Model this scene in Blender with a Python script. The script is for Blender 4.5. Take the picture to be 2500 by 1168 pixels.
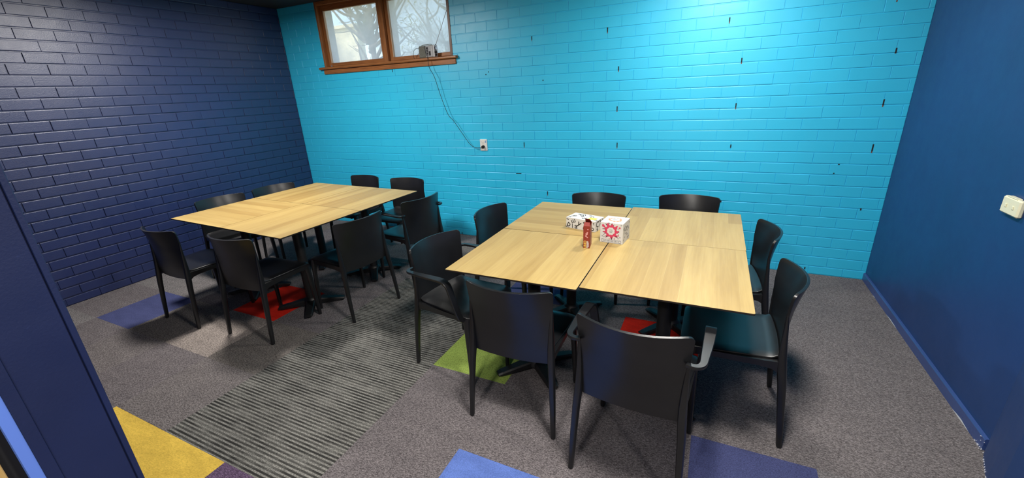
import bpy, bmesh, math, random
from mathutils import Vector, Matrix

scene = bpy.context.scene
for o in list(bpy.data.objects):
    bpy.data.objects.remove(o)
COL = scene.collection
rng = random.Random(7)
R = math.radians
PI = math.pi

# ------------------------------------------------------------------ camera
F_PX, CX, CY = 1023.61, 1248.83, 586.06
YAW, PITCH, ROLL = -0.45398, 0.34534, 0.05050
CAM = Vector((4.9394, -3.9911, 1.5970))
fwd = Vector((math.sin(YAW) * math.cos(PITCH), math.cos(YAW) * math.cos(PITCH), -math.sin(PITCH)))
rt = Vector((math.cos(YAW), -math.sin(YAW), 0))
dn = fwd.cross(rt)
r2 = rt * math.cos(ROLL) + dn * math.sin(ROLL)
d2 = -rt * math.sin(ROLL) + dn * math.cos(ROLL)
cd = bpy.data.cameras.new('camera')
cam = bpy.data.objects.new('camera', cd)
COL.objects.link(cam)
M = Matrix.Identity(4)
for i in range(3):
    M[i][0] = r2[i]; M[i][1] = -d2[i]; M[i][2] = -fwd[i]; M[i][3] = CAM[i]
cam.matrix_world = M
cd.sensor_width = 36.0
cd.sensor_fit = 'HORIZONTAL'
cd.lens = F_PX / 2500 * 36
cd.shift_x = (1250 - CX) / 2500
cd.shift_y = (CY - 584) / 2500
cd.clip_start = 0.02
cd.clip_end = 300
scene.camera = cam

# ------------------------------------------------------------------ world, sun, exposure
w = bpy.data.worlds.new('sky')
scene.world = w
w.use_nodes = True
nt = w.node_tree
nt.nodes.clear()
sky = nt.nodes.new('ShaderNodeTexSky')
sky.sky_type = 'NISHITA'
sky.sun_disc = False
sky.sun_elevation = R(48)
sky.sun_rotation = R(190)
bg = nt.nodes.new('ShaderNodeBackground')
bg.inputs['Strength'].default_value = 0.6
wo = nt.nodes.new('ShaderNodeOutputWorld')
nt.links.new(sky.outputs[0], bg.inputs[0])
nt.links.new(bg.outputs[0], wo.inputs[0])
sl = bpy.data.lights.new('sun', 'SUN')
sl.energy = 5.0
sl.angle = R(0.6)
sl.color = (1.0, 0.93, 0.8)
sun = bpy.data.objects.new('sun', sl)
sun.rotation_euler = (R(42), 0, R(-10))
COL.objects.link(sun)
vs = scene.view_settings
vs.view_transform = 'Standard'
vs.look = 'None'
vs.exposure = 0.0
vs.gamma = 1.0
vs.use_curve_mapping = False
LAMP_W = 52.0          # watts of each oyster lamp in the room
HALL_FILL_W = 60.0  # watts of each added fill lamp in the hall


# ------------------------------------------------------------------ helpers
def tag(o, label=None, cat=None, group=None, kind=None):
    if label: o['label'] = label
    if cat: o['category'] = cat
    if group: o['group'] = group
    if kind: o['kind'] = kind
    return o


def obj(name, mesh, mat=None, parent=None, loc=None, rot=None):
    o = bpy.data.objects.new(name, mesh)
    COL.objects.link(o)
    if mat is not None and mesh is not None and not mesh.materials:
        mesh.materials.append(mat)
    if parent is not None: o.parent = parent
    if loc is not None: o.location = loc
    if rot is not None: o.rotation_euler = rot
    return o


def empty(name, loc=(0, 0, 0), rz=0.0):
    o = bpy.data.objects.new(name, None)
    o.empty_display_size = 0.1
    o.location = loc
    o.rotation_euler = (0, 0, rz)
    COL.objects.link(o)
    return o


class MB:
    """collects vertices and faces for one mesh"""
    def __init__(self):
        self.v = []; self.f = []; self.s = []

    def add(self, verts, faces, smooth=False):
        b = len(self.v)
        self.v += [tuple(p) for p in verts]
        self.f += [tuple(i + b for i in f) for f in faces]
        self.s += [smooth] * len(faces)
        return self

    def box(self, x0, x1, y0, y1, z0, z1):
        vs_ = [(x0, y0, z0), (x1, y0, z0), (x1, y1, z0), (x0, y1, z0), (x0, y0, z1), (x1, y0, z1), (x1, y1, z1), (x0, y1, z1)]
        return self.add(vs_, [(0, 3, 2, 1), (4, 5, 6, 7), (0, 1, 5, 4), (1, 2, 6, 5), (2, 3, 7, 6), (3, 0, 4, 7)])

    def cbox(self, x0, x1, y0, y1, z0, z1, c=0.003):
        """box with chamfered edges"""
        bm = bmesh.new()
        vs_ = [bm.verts.new(p) for p in [(x0, y0, z0), (x1, y0, z0), (x1, y1, z0), (x0, y1, z0), (x0, y0, z1), (x1, y0, z1), (x1, y1, z1), (x0, y1, z1)]]
        for f in [(0, 3, 2, 1), (4, 5, 6, 7), (0, 1, 5, 4), (1, 2, 6, 5), (2, 3, 7, 6), (3, 0, 4, 7)]:
            bm.faces.new([vs_[i] for i in f])
        bmesh.ops.bevel(bm, geom=list(bm.edges), offset=c, segments=1, affect='EDGES')
        bm.verts.index_update()
        self.add([v.co[:] for v in bm.verts], [[v.index for v in f.verts] for f in bm.faces])
        bm.free()
        return self

    def prism(self, pts, z0, z1, smooth=False):
        n = len(pts)
        a = sum(pts[i][0] * pts[(i + 1) % n][1] - pts[(i + 1) % n][0] * pts[i][1] for i in range(n))
        if a < 0: pts = pts[::-1]
        v = [(p[0], p[1], z0) for p in pts] + [(p[0], p[1], z1) for p in pts]
        f = [tuple(range(n))[::-1], tuple(range(n, 2 * n))]
        self.add(v, f)
        self.add(v, [(i, (i + 1) % n, n + (i + 1) % n, n + i) for i in range(n)], smooth)
        return self

    def sweep(self, rings, cap=True, smooth=True):
        n = len(rings[0]); v = []; f = []
        for r_ in rings: v += [tuple(p) for p in r_]
        for k in range(len(rings) - 1):
            for i in range(n):
                f.append((k * n + i, k * n + (i + 1) % n, (k + 1) * n + (i + 1) % n, (k + 1) * n + i))
        self.add(v, f, smooth)
        if cap:
            b = len(self.v) - len(v)
            self.f += [tuple(range(b, b + n))[::-1], tuple(range(b + (len(rings) - 1) * n, b + len(rings) * n))]
            self.s += [False, False]
        return self

    def tube(self, pts, rad, n=8):
        pts = [Vector(p) for p in pts]
        if not hasattr(rad, '__len__'): rad = [rad] * len(pts)
        rings = []
        up = None
        for k, p in enumerate(pts):
            t = (pts[min(k + 1, len(pts) - 1)] - pts[max(k - 1, 0)]).normalized()
            if up is None:
                up = Vector((0, 0, 1)) if abs(t.z) < 0.9 else Vector((1, 0, 0))
            s = t.cross(up).normalized(); up = s.cross(t).normalized()
            rings.append([p + (s * math.cos(2 * PI * i / n) + up * math.sin(2 * PI * i / n)) * rad[k] for i in range(n)])
        return self.sweep(rings)

    def lathe(self, prof, n=24, c=(0, 0, 0)):
        rings = [[(c[0] + r_ * math.cos(2 * PI * i / n), c[1] + r_ * math.sin(2 * PI * i / n), c[2] + z) for i in range(n)] for r_, z in prof]
        return self.sweep(rings)

    def mesh(self, name):
        m = bpy.data.meshes.new(name)
        m.from_pydata(self.v, [], self.f)
        m.polygons.foreach_set('use_smooth', self.s)
        bm = bmesh.new(); bm.from_mesh(m)
        bmesh.ops.recalc_face_normals(bm, faces=bm.faces)
        bm.to_mesh(m); bm.free()
        if any(self.s): m.set_sharp_from_angle(angle=R(38))
        m.update()
        return m

    def build(self, name, mat=None, parent=None, loc=None, rot=None):
        return obj(name, self.mesh(name), mat, parent, loc, rot)


def smooth_path(pts, n=6):
    pts = [Vector(p) for p in pts]; out = []
    for i in range(len(pts) - 1):
        p0, p1, p2, p3 = pts[max(i - 1, 0)], pts[i], pts[i + 1], pts[min(i + 2, len(pts) - 1)]
        for k in range(n):
            t = k / n
            out.append(0.5 * ((2 * p1) + (-p0 + p2) * t + (2 * p0 - 5 * p1 + 4 * p2 - p3) * t * t + (-p0 + 3 * p1 - 3 * p2 + p3) * t ** 3))
    out.append(pts[-1])
    return out


def copy_tree(o, parent=None):
    c = o.copy()
    COL.objects.link(c)
    c.parent = parent
    for ch in list(o.children):
        copy_tree(ch, c)
    return c


# ------------------------------------------------------------------ materials
def srgb(r, g, b):
    f = lambda c: (c / 255) / 12.92 if c / 255 <= 0.04045 else ((c / 255 + 0.055) / 1.055) ** 2.4
    return (f(r), f(g), f(b), 1.0)


class NM:
    def __init__(self, name):
        self.m = bpy.data.materials.new(name); self.m.use_nodes = True
        self.t = self.m.node_tree
        self.p = self.t.nodes['Principled BSDF']
        self.out = self.t.nodes['Material Output']

    def n(self, typ, **kw):
        nd = self.t.nodes.new(typ)
        for k, v in kw.items():
            if k in nd.inputs: nd.inputs[k].default_value = v
            else: setattr(nd, k, v)
        return nd

    def l(self, a, b): self.t.links.new(a, b)

    def coord(self, kind='Object', scale=(1, 1, 1), rot=(0, 0, 0)):
        tc = self.n('ShaderNodeTexCoord'); mp = self.n('ShaderNodeMapping')
        mp.inputs['Scale'].default_value = scale; mp.inputs['Rotation'].default_value = rot
        self.l(tc.outputs[kind], mp.inputs['Vector'])
        return mp.outputs['Vector']

    def noise(self, vec, scale, detail=3, rough=0.55):
        nd = self.n('ShaderNodeTexNoise'); nd.inputs['Scale'].default_value = scale
        nd.inputs['Detail'].default_value = detail; nd.inputs['Roughness'].default_value = rough
        if vec is not None: self.l(vec, nd.inputs['Vector'])
        return nd.outputs['Fac']

    def ramp(self, fac, stops):
        nd = self.n('ShaderNodeValToRGB')
        e = nd.color_ramp.elements
        while len(e) < len(stops): e.new(0.5)
        for k, (pos, c) in enumerate(stops):
            e[k].position = pos; e[k].color = c
        self.l(fac, nd.inputs['Fac'])
        return nd.outputs['Color']

    def mix(self, fac, a, b, mode='MIX'):
        nd = self.n('ShaderNodeMix', data_type='RGBA', blend_type=mode)
        for s, v in ((nd.inputs[0], fac), (nd.inputs[6], a), (nd.inputs[7], b)):
            if isinstance(v, (int, float)): s.default_value = v
            elif isinstance(v, tuple): s.default_value = v
            else: self.l(v, s)
        return nd.outputs[2]

    def bump(self, h, strength=0.3, dist=0.002):
        b = self.n('ShaderNodeBump'); b.inputs['Strength'].default_value = strength
        b.inputs['Distance'].default_value = dist
        self.l(h, b.inputs['Height']); self.l(b.outputs['Normal'], self.p.inputs['Normal'])

    def set(self, color=None, rough=None, spec=None, metal=None):
        if color is not None:
            if isinstance(color, tuple): self.p.inputs['Base Color'].default_value = color
            else: self.l(color, self.p.inputs['Base Color'])
        if rough is not None:
            if isinstance(rough, (int, float)): self.p.inputs['Roughness'].default_value = rough
            else: self.l(rough, self.p.inputs['Roughness'])
        if spec is not None: self.p.inputs['Specular IOR Level'].default_value = spec
        if metal is not None: self.p.inputs['Metallic'].default_value = metal
        return self.m


def plain(name, col, rough=0.5, spec=0.5, metal=0.0, nscale=0, namp=0.12, bump=0.0):
    k = NM(name)
    if nscale:
        v = k.coord('Object')
        f = k.noise(v, nscale, 4)
        d = tuple(c * (1 - namp) for c in col[:3]) + (1,)
        u = tuple(min(1, c * (1 + namp)) for c in col[:3]) + (1,)
        k.set(k.ramp(f, [(0.3, d), (0.7, u)]), rough, spec, metal)
        if bump: k.bump(f, bump, 0.001)
    else:
        k.set(col, rough, spec, metal)
    return k.m


def paint(name, col, rough, tone=0.1, spec=0.5, grain=90, bstr=0.35, scuff=0.0):
    """thick wall paint over masonry: slight tone drift, roller stipple"""
    k = NM(name)
    v = k.coord('Object')
    oi = k.n('ShaderNodeObjectInfo')
    ad = k.n('ShaderNodeVectorMath', operation='ADD')
    sc = k.n('ShaderNodeVectorMath', operation='SCALE'); sc.inputs['Scale'].default_value = 7.0
    k.l(oi.outputs['Location'], sc.inputs[0]); k.l(v, ad.inputs[0]); k.l(oi.outputs['Location'], ad.inputs[1])
    big = k.noise(ad.outputs[0], 1.3, 3)
    d = tuple(c * (1 - tone) for c in col[:3]) + (1,)
    u = tuple(min(1, c * (1 + tone)) for c in col[:3]) + (1,)
    base = k.ramp(big, [(0.3, d), (0.7, u)])
    if scuff:
        sm = k.n('ShaderNodeMapping'); sm.inputs['Scale'].default_value = (8, 22, 30)
        k.l(ad.outputs[0], sm.inputs['Vector'])
        sc_ = k.ramp(k.noise(sm.outputs[0], 1.0, 5, 0.7), [(0.66, (0, 0, 0, 1)), (0.80, (scuff, scuff, scuff, 1))])
        base = k.mix(sc_, base, tuple(min(1, c * 3.2 + 0.02) for c in col[:3]) + (1,))
    k.set(base, None, spec)
    fine = k.noise(ad.outputs[0], grain, 5, 0.65)
    rr = k.n('ShaderNodeMapRange'); rr.inputs['To Min'].default_value = rough - 0.06; rr.inputs['To Max'].default_value = rough + 0.1
    k.l(k.noise(ad.outputs[0], 9, 3), rr.inputs['Value'])
    k.l(rr.outputs[0], k.p.inputs['Roughness'])
    k.bump(fine, bstr, 0.0016)
    return k.m


TEAL = paint('turquoise_paint', srgb(48, 199, 243), 0.39, 0.05, spec=0.75, bstr=0.28)
NAVY = paint('navy_brick_paint', srgb(28, 41, 88), 0.38, 0.10, spec=1.0, grain=140, bstr=0.7)
NAVY_R = paint('navy_plaster_paint', srgb(27, 60, 113), 0.42, 0.12, grain=160, bstr=0.15)
NAVY_P = paint('navy_pillar_paint', srgb(19, 31, 70), 0.5, 0.3, grain=130, bstr=0.5, scuff=0.5)
SKIRT = paint('skirting_paint', srgb(56, 78, 134), 0.28, 0.08, spec=0.8, bstr=0.1)
STRIPB = plain('lit_strip_light_blue', srgb(100, 135, 225), 0.4)  # strip colour brightened to stand for hall light caught on the edge
CEILM = plain('brown_ceiling', srgb(52, 38, 32), 0.6, nscale=3, namp=0.15)
HALLW = plain('hall_wall_paint', srgb(150, 150, 150), 0.6)
BLACKHOLE = plain('open_joint_black', srgb(24, 18, 26), 0.9)
RUST = plain('bare_mortar', srgb(120, 70, 60), 0.9)
CHIP = plain('paint_chips', srgb(215, 218, 225), 0.7)
RUBBER_GAP = plain('black_rubber_and_gap_shade', srgb(14, 13, 14), 0.8)  # glides and plug, also the painted darkness of the door gap
BLACKP = NM('black_chair_plastic')
_v = BLACKP.coord('Object')
_f = BLACKP.noise(_v, 420, 3)
BLACKP.set(BLACKP.ramp(BLACKP.noise(_v, 5, 3), [(0.3, srgb(18, 19, 21)), (0.75, srgb(27, 28, 31))]), 0.31, 0.6)
BLACKP.bump(_f, 0.25, 0.0006)
BLACKP = BLACKP.m
IRON = plain('black_powder_coat', srgb(20, 20, 22), 0.5, nscale=60, namp=0.2)
TEDGE = plain('dark_laminate_edge', srgb(34, 26, 22), 0.55)
CREAM = plain('cream_plastic', srgb(228, 226, 196), 0.4)
WHITEP = plain('white_plastic', srgb(232, 232, 228), 0.35)
HOLE = plain('socket_slot', srgb(70, 66, 60), 0.7)
STICK = plain('blue_sticker', srgb(120, 160, 205), 0.5)
BLKCORD = plain('black_cord', srgb(16, 20, 30), 0.5)
GREYP = plain('grey_radio_plastic', srgb(126, 128, 122), 0.45)
GRILL = plain('radio_grille', srgb(104, 106, 98), 0.6, nscale=300, namp=0.4)
SILVER = plain('silver_plastic', srgb(196, 198, 200), 0.3, metal=0.4)
DARKP = plain('dark_radio_plastic', srgb(34, 34, 36), 0.4)
CHROME = plain('chrome', srgb(205, 206, 208), 0.18, metal=1.0)
CARDW = plain('white_card', srgb(208, 208, 206), 0.45)
INK = plain('black_ink', srgb(14, 14, 16), 0.5)
INKG = plain('grey_ink', srgb(120, 122, 128), 0.5)
YEL = plain('yellow_ink', srgb(240, 232, 90), 0.5)
REDI = plain('pink_red_ink', srgb(204, 62, 96), 0.45)
DREDI = plain('dark_red_ink', srgb(110, 34, 62), 0.45)
ORI = plain('orange_ink', srgb(240, 142, 88), 0.45)
MAROON = plain('maroon_card', srgb(132, 44, 36), 0.38)
MAROOND = plain('inside_card', srgb(84, 34, 26), 0.7)
UNOY = plain('gold_ink', srgb(242, 214, 96), 0.45)
PINKI = plain('pale_pink_ink', srgb(240, 180, 180), 0.45)


def wood_stain(name, a, b, scale=(2, 30, 30)):
    k = NM(name)
    v = k.coord('Object', scale)
    f = k.noise(v, 3.0, 6, 0.6)
    k.set(k.ramp(f, [(0.25, a), (0.75, b)]), 0.38)
    k.bump(f, 0.15, 0.001)
    return k.m


STAINX = wood_stain('stained_timber_x', srgb(116, 70, 36), srgb(180, 118, 66), (2, 30, 30))
STAINZ = wood_stain('stained_timber_z', srgb(112, 68, 36), srgb(176, 116, 66), (30, 30, 2))
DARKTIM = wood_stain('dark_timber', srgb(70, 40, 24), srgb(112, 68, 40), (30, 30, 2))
DOORW = wood_stain('pale_door_timber', srgb(176, 140, 80), srgb(206, 172, 110), (30, 30, 1.5))


def laminate():
    """pale oak print: glued staves of uneven tone with long fine grain along local y"""
    k = NM('oak_laminate')
    v = k.coord('Object')
    oi = k.n('ShaderNodeObjectInfo')
    off = k.n('ShaderNodeVectorMath', operation='MULTIPLY_ADD')
    off.inputs[1].default_value = (1, 1, 1)
    cm = k.n('ShaderNodeCombineXYZ')
    for i, m_ in enumerate((3.7, 9.1, 1.0)):
        mm = k.n('ShaderNodeMath', operation='MULTIPLY'); mm.inputs[1].default_value = m_
        k.l(oi.outputs['Random'], mm.inputs[0]); k.l(mm.outputs[0], cm.inputs[i])
    k.l(v, off.inputs[0]); k.l(cm.outputs[0], off.inputs[2])
    P = off.outputs[0]
    rotv = k.n('ShaderNodeMapping'); rotv.inputs['Rotation'].default_value = (0, 0, PI / 2)
    k.l(P, rotv.inputs['Vector'])
    br = k.n('ShaderNodeTexBrick')
    br.offset = 0.37; br.offset_frequency = 2
    br.inputs['Scale'].default_value = 1.0
    br.inputs['Brick Width'].default_value = 12.0
    br.inputs['Row Height'].default_value = 0.078
    br.inputs['Mortar Size'].default_value = 0.0006
    br.inputs['Mortar Smooth'].default_value = 0.4
    br.inputs['Bias'].default_value = 0.0
    br.inputs['Color1'].default_value = srgb(191, 166, 106)
    br.inputs['Color2'].default_value = srgb(169, 141, 85)
    br.inputs['Mortar'].default_value = srgb(196, 176, 124)
    k.l(rotv.outputs[0], br.inputs['Vector'])
    st = k.n('ShaderNodeMapping'); st.inputs['Scale'].default_value = (60, 2.2, 1)
    k.l(P, st.inputs['Vector'])
    g = k.noise(st.outputs[0], 1.6, 6, 0.62)
    st2 = k.n('ShaderNodeMapping'); st2.inputs['Scale'].default_value = (14, 1.4, 1)
    k.l(P, st2.inputs['Vector'])
    g2 = k.noise(st2.outputs[0], 1.0, 4, 0.6)
    gc = k.ramp(g, [(0.32, srgb(202, 190, 168)), (0.68, srgb(255, 255, 255))])
    g2c = k.ramp(g2, [(0.3, srgb(214, 202, 176)), (0.66, srgb(255, 255, 255))])
    c = k.mix(0.26, br.outputs['Color'], gc, 'MULTIPLY')
    c = k.mix(0.5, c, g2c, 'MULTIPLY')
    k.set(c, 0.42, 0.45)
    k.bump(g, 0.06, 0.0006)
    return k.m


OAK = laminate()


def carpet(name, base, dark=0.38, light=1.85, rot=0.0, stripes=False, fleck=230, asp=(1, 2.6, 1)):
    k = NM(name)
    tc = k.n('ShaderNodeTexCoord')
    geo = k.n('ShaderNodeNewGeometry')
    mp = k.n('ShaderNodeMapping')
    mp.inputs['Rotation'].default_value = (0, 0, rot)
    mp.inputs['Scale'].default_value = asp
    k.l(geo.outputs['Position'], mp.inputs['Vector'])
    f = k.noise(mp.outputs[0], fleck / asp[1] ** 0.5, 3, 0.7)
    f2 = k.noise(mp.outputs[0], 7, 3, 0.6)
    b = base[:3]
    c = k.ramp(f, [(0.36, tuple(x * dark for x in b) + (1,)), (0.50, tuple(b) + (1,)), (0.64, tuple(min(1, x * light) for x in b) + (1,))])
    f3 = k.noise(mp.outputs[0], fleck / asp[1] ** 0.5 * 0.4, 2, 0.5)
    am_ = 0.6 if dark < 0.5 else 0.12
    c = k.mix(am_, c, k.ramp(f3, [(0.40, srgb(150, 150, 150)), (0.56, srgb(255, 255, 255))]), 'MULTIPLY')
    c = k.mix(0.55, c, k.ramp(f2, [(0.3, srgb(205, 205, 208)), (0.7, srgb(255, 255, 255))]), 'MULTIPLY')
    h = f
    if stripes:
        wv = k.n('ShaderNodeTexWave', wave_type='BANDS', bands_direction='Y', wave_profile='SIN')
        wv.inputs['Scale'].default_value = 2 * PI / 20 / 0.0195 
        wv.inputs['Distortion'].default_value = 0.0
        k.l(geo.outputs['Position'], wv.inputs['Vector'])
        # bars fade in and out along their length
        mp2 = k.n('ShaderNodeMapping'); mp2.inputs['Scale'].default_value = (5, 22, 1)
        k.l(geo.outputs['Position'], mp2.inputs['Vector'])
        fade = k.ramp(k.noise(mp2.outputs[0], 1.0, 3), [(0.34, (0.45, 0.45, 0.45, 1)), (0.58, (1, 1, 1, 1))])
        lines = k.ramp(wv.outputs['Fac'], [(0.42, (0, 0, 0, 1)), (0.70, (1, 1, 1, 1))])
        inv = k.n('ShaderNodeInvert'); k.l(lines, inv.inputs['Color'])
        am = k.mix(1.0, inv.outputs[0], fade, 'MULTIPLY')
        am2 = k.mix(1.0, am, (0.92, 0.92, 0.92, 1), 'MULTIPLY')
        c = k.mix(am2, c, srgb(34, 34, 34))
        h = lines
    k.set(c, 0.95, 0.1)
    k.bump(f, 0.5, 0.003)
    return k.m


CP = {
    'grey': carpet('carpet_grey', srgb(122, 116, 116), rot=0.6),
    'grey2': carpet('carpet_grey_turned', srgb(118, 112, 114), rot=-0.75),
    'brown': carpet('carpet_grey_brown', srgb(120, 114, 110), rot=0.9),
    'dark': carpet('carpet_charcoal', srgb(104, 99, 103), rot=-0.5),
    'beige': carpet('carpet_beige_grey', srgb(156, 146, 140), rot=0.4),
    'pale': carpet('carpet_pale_grey', srgb(130, 126, 126), rot=0.2),
    'stripe': carpet('carpet_striped', srgb(138, 137, 132), rot=0.0, stripes=True, asp=(2.0, 1.2, 1)),
    'yellow': carpet('carpet_yellow', srgb(226, 190, 84), 0.85, 1.1, fleck=120, asp=(1.0, 2.5, 1)),
    'purple': carpet('carpet_plum', srgb(110, 90, 118)),
    'blue': carpet('carpet_periwinkle', srgb(98, 124, 196), 0.75, 1.25),
    'navy': carpet('carpet_navy', srgb(76, 82, 124), 0.6, 1.4),
    'green': carpet('carpet_lime', srgb(160, 184, 92), 0.5, 1.08, fleck=150, asp=(1, 1, 1)),
    'red': carpet('carpet_red', srgb(226, 44, 28), 0.8, 1.12),
}

# ------------------------------------------------------------------ the room shell
W = 6.16              # room width along the turquoise wall
ZC = 2.64             # ceiling height
YF = -3.60            # room face of the front wall (the one with the opening)
BK, CO, Z0 = 0.2352, 0.086, -0.014   # brick pitch, course height, level of the lowest bed joint
JT = 0.0095
HY = -7.4             # back of the hall

fl = MB().box(-0.3, 9.0, HY, 0.0, -0.12, -0.012)
floor = fl.build('floor', CP['grey'])
tag(floor, 'grey modular carpet floor with coloured tiles scattered through it', kind='structure')

P = 0.4965
GX, GY = 3.000, -3.230
special = {(-2, -1): 'yellow', (-1, -1): 'yellow', (0, -1): 'purple', (2, 0): 'blue', (4, 1): 'navy', (1, 2): 'green',
           (-3, 2): 'red', (3, 3): 'red', (-5, 1): 'navy', (-3, 1): 'beige', (1, 4): 'navy', (-5, 2): 'pale', (-6, 2): 'pale',
           (-4, 3): 'pale', (-6, 0): 'pale', (-4, 2): 'dark', (5, 1): 'pale'}
for j in range(0, 4):
    for i in (-1, 0):
        special[(i, j)] = 'stripe'
tile_mesh = {}
g_ = 0.0
for i in range(-7, 7):
    for j in range(-4, 7):
        x0, x1, y0, y1 = GX + P * i, GX + P * (i + 1), GY + P * j, GY + P * (j + 1)
        x0, x1, y0, y1 = max(x0, 0.0), min(x1, W + 0.02), max(y0, -5.3), min(y1, 0.0)
        if x1 - x0 < 0.02 or y1 - y0 < 0.02: continue
        kind = special.get((i, j))
        if kind is None:
            kind = rng.choice(['grey', 'grey', 'grey2', 'grey2', 'brown']) if i < 2 else rng.choice(['grey', 'grey2'])
        key = (kind, round(x1 - x0, 3), round(y1 - y0, 3))
        if key not in tile_mesh:
            hx, hy = (x1 - x0) / 2 - g_, (y1 - y0) / 2 - g_
            b = MB()
            c = 0.0007
            b.add([(-hx, -hy, -0.012), (hx, -hy, -0.012), (hx, hy, -0.012), (-hx, hy, -0.012),
                   (-hx, -hy, -0.0006), (hx, -hy, -0.0006), (hx, hy, -0.0006), (-hx, hy, -0.0006),
                   (-hx + c, -hy + c, 0), (hx - c, -hy + c, 0), (hx - c, hy - c, 0), (-hx + c, hy - c, 0)],
                  [(0, 1, 5, 4), (1, 2, 6, 5), (2, 3, 7, 6), (3, 0, 4, 7), (4, 5, 9, 8), (5, 6, 10, 9), (6, 7, 11, 10), (7, 4, 8, 11), (8, 9, 10, 11)])
            m = b.mesh('carpet_tile'); m.materials.append(CP[kind]); tile_mesh[key] = m
        obj('carpet_tile', tile_mesh[key], None, floor, ((x0 + x1) / 2, (y0 + y1) / 2, rng.uniform(-0.0002, 0.0002)))

tag(MB().box(-0.4, 9.2, HY - 0.2, 0.5, ZC, ZC + 0.15).build('ceiling', CEILM), 'dark brown ceiling', kind='structure')

CAMI = cam.matrix_world.inverted()


def pix(p):
    c = CAMI @ Vector(p)
    if c.z > -0.05: return None
    return (CX + F_PX * c.x / -c.z, CY - F_PX * c.y / -c.z, -c.z)


def brick_shape(hu, hv, depth, ch, cv):
    """brick seen face-on: local u (length), v (height), w (outwards); face at w=0"""
    a, b = hu - ch, hv - cv
    v = [(-hu, -hv, -depth), (hu, -hv, -depth), (hu, hv, -depth), (-hu, hv, -depth),
         (-hu, -hv, -ch), (hu, -hv, -ch), (hu, hv, -ch), (-hu, hv, -ch),
         (-a, -b, 0), (a, -b, 0), (a, b, 0), (-a, b, 0)]
    f = [(0, 1, 5, 4), (1, 2, 6, 5), (2, 3, 7, 6), (3, 0, 4, 7), (4, 5, 9, 8), (5, 6, 10, 9), (6, 7, 11, 10), (7, 4, 8, 11), (8, 9, 10, 11)]
    return v, f


def brick_wall(parent, mat, to_world, rotm, u_lo, u_hi, phase, openings, jitter, ch, cv, jt, gap, depth=0.03):
    """phase(k) gives one perpend position of course k; to_world(u, z, w) is a point on the wall"""
    pieces = []
    for k in range(0, 31):
        z0, z1 = max(Z0 + k * CO + jt / 2, 0.004), min(Z0 + (k + 1) * CO - jt / 2, ZC - 0.004)
        if z1 - z0 < 0.012: continue
        n0 = math.floor((u_lo - phase(k)) / BK) - 1
        u = phase(k) + n0 * BK
        while u < u_hi:
            g1, g2 = rng.choice(gap), rng.choice(gap)
            a, b = max(u + g1 / 2, u_lo), min(u + BK - g2 / 2, u_hi)
            u += BK
            if b - a < 0.012: continue
            segs = [(a, b)]
            for (oa, ob, oz) in openings:
                if z1 <= oz + 0.02: continue
                ns = []
                for (p, q) in segs:
                    if q <= oa or p >= ob: ns.append((p, q)); continue
                    if p < oa - 0.012: ns.append((p, oa))
                    if q > ob + 0.012: ns.append((ob, q))
                segs = ns
            for (p, q) in segs: pieces.append((p, q, z0, z1))
    scored = []
    for pc in pieces:
        c = to_world((pc[0] + pc[1]) / 2, (pc[2] + pc[3]) / 2, 0)
        px = pix(c)
        vis = px is not None and -60 < px[0] < 2560 and -40 < px[1] < 1200
        # apparent area from the corners
        ar = 0
        if vis:
            q4 = [pix(to_world(*uv, 0)) for uv in ((pc[0], pc[2]), (pc[1], pc[2]), (pc[1], pc[3]), (pc[0], pc[3]))]
            if all(q4):
                ar = abs(sum(q4[i][0] * q4[(i + 1) % 4][1] - q4[(i + 1) % 4][0] * q4[i][1] for i in range(4))) / 2
        scored.append((ar, pc))
    scored.sort(key=lambda t: -t[0])
    cache = {}
    rest = MB()
    for idx, (ar, pc) in enumerate(scored):
        hu, hv = (pc[1] - pc[0]) / 2, (pc[3] - pc[2]) / 2
        cu, cz = (pc[0] + pc[1]) / 2, (pc[2] + pc[3]) / 2
        dw = rng.uniform(-jitter, jitter)
        tilt = Matrix.Rotation(rng.uniform(-0.006, 0.006), 3, 'X') @ Matrix.Rotation(rng.uniform(-0.004, 0.004), 3, 'Y')
        R3 = rotm @ tilt
        if idx < 300 and ar > 0:
            key = (round(hu, 3), round(hv, 3))
            if key not in cache:
                m = MB().add(*brick_shape(hu, hv, depth, ch, cv)).mesh('brick'); m.materials.append(mat); cache[key] = m
            o = obj('brick', cache[key], None, parent)
            M4 = R3.to_4x4(); M4.translation = to_world(cu, cz, dw)
            o.matrix_world = M4
        else:
            v, f = brick_shape(hu, hv, depth, ch, cv)
            t = to_world(cu, cz, dw)
            rest.add([t + R3 @ Vector(p) for p in v], f)
    o = rest.build('brickwork', mat, parent)
    o['kind'] = 'stuff'


# turquoise wall (back), face y = 0, with the window opening
WX0, WX1, WZ0 = 0.618, 2.432, 1.905
wb = MB()
wb.box(-0.25, WX0, 0.0032, 0.24, -0.1, ZC).box(WX1, W + 0.3, 0.0032, 0.24, -0.1, ZC).box(WX0, WX1, 0.0032, 0.24, -0.1, WZ0)
wall_back = wb.build('wall_back', TEAL)
tag(wall_back, 'turquoise painted brick wall with a high timber window', kind='structure')
rot_back = Matrix(((1, 0, 0), (0, 0, -1), (0, 1, 0)))      # u->x, v->z, w->-y
brick_wall(wall_back, TEAL, lambda u, z, w_: Vector((u, -w_, z)), rot_back, 0.002, W - 0.001,
           lambda k: 6.012 - (0 if k % 2 == 0 else BK / 2), [(WX0, WX1, WZ0)], 0.0006, 0.0012, 0.0024, 0.0060, (0.0012, 0.0020, 0.0030, 0.0050))
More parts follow.
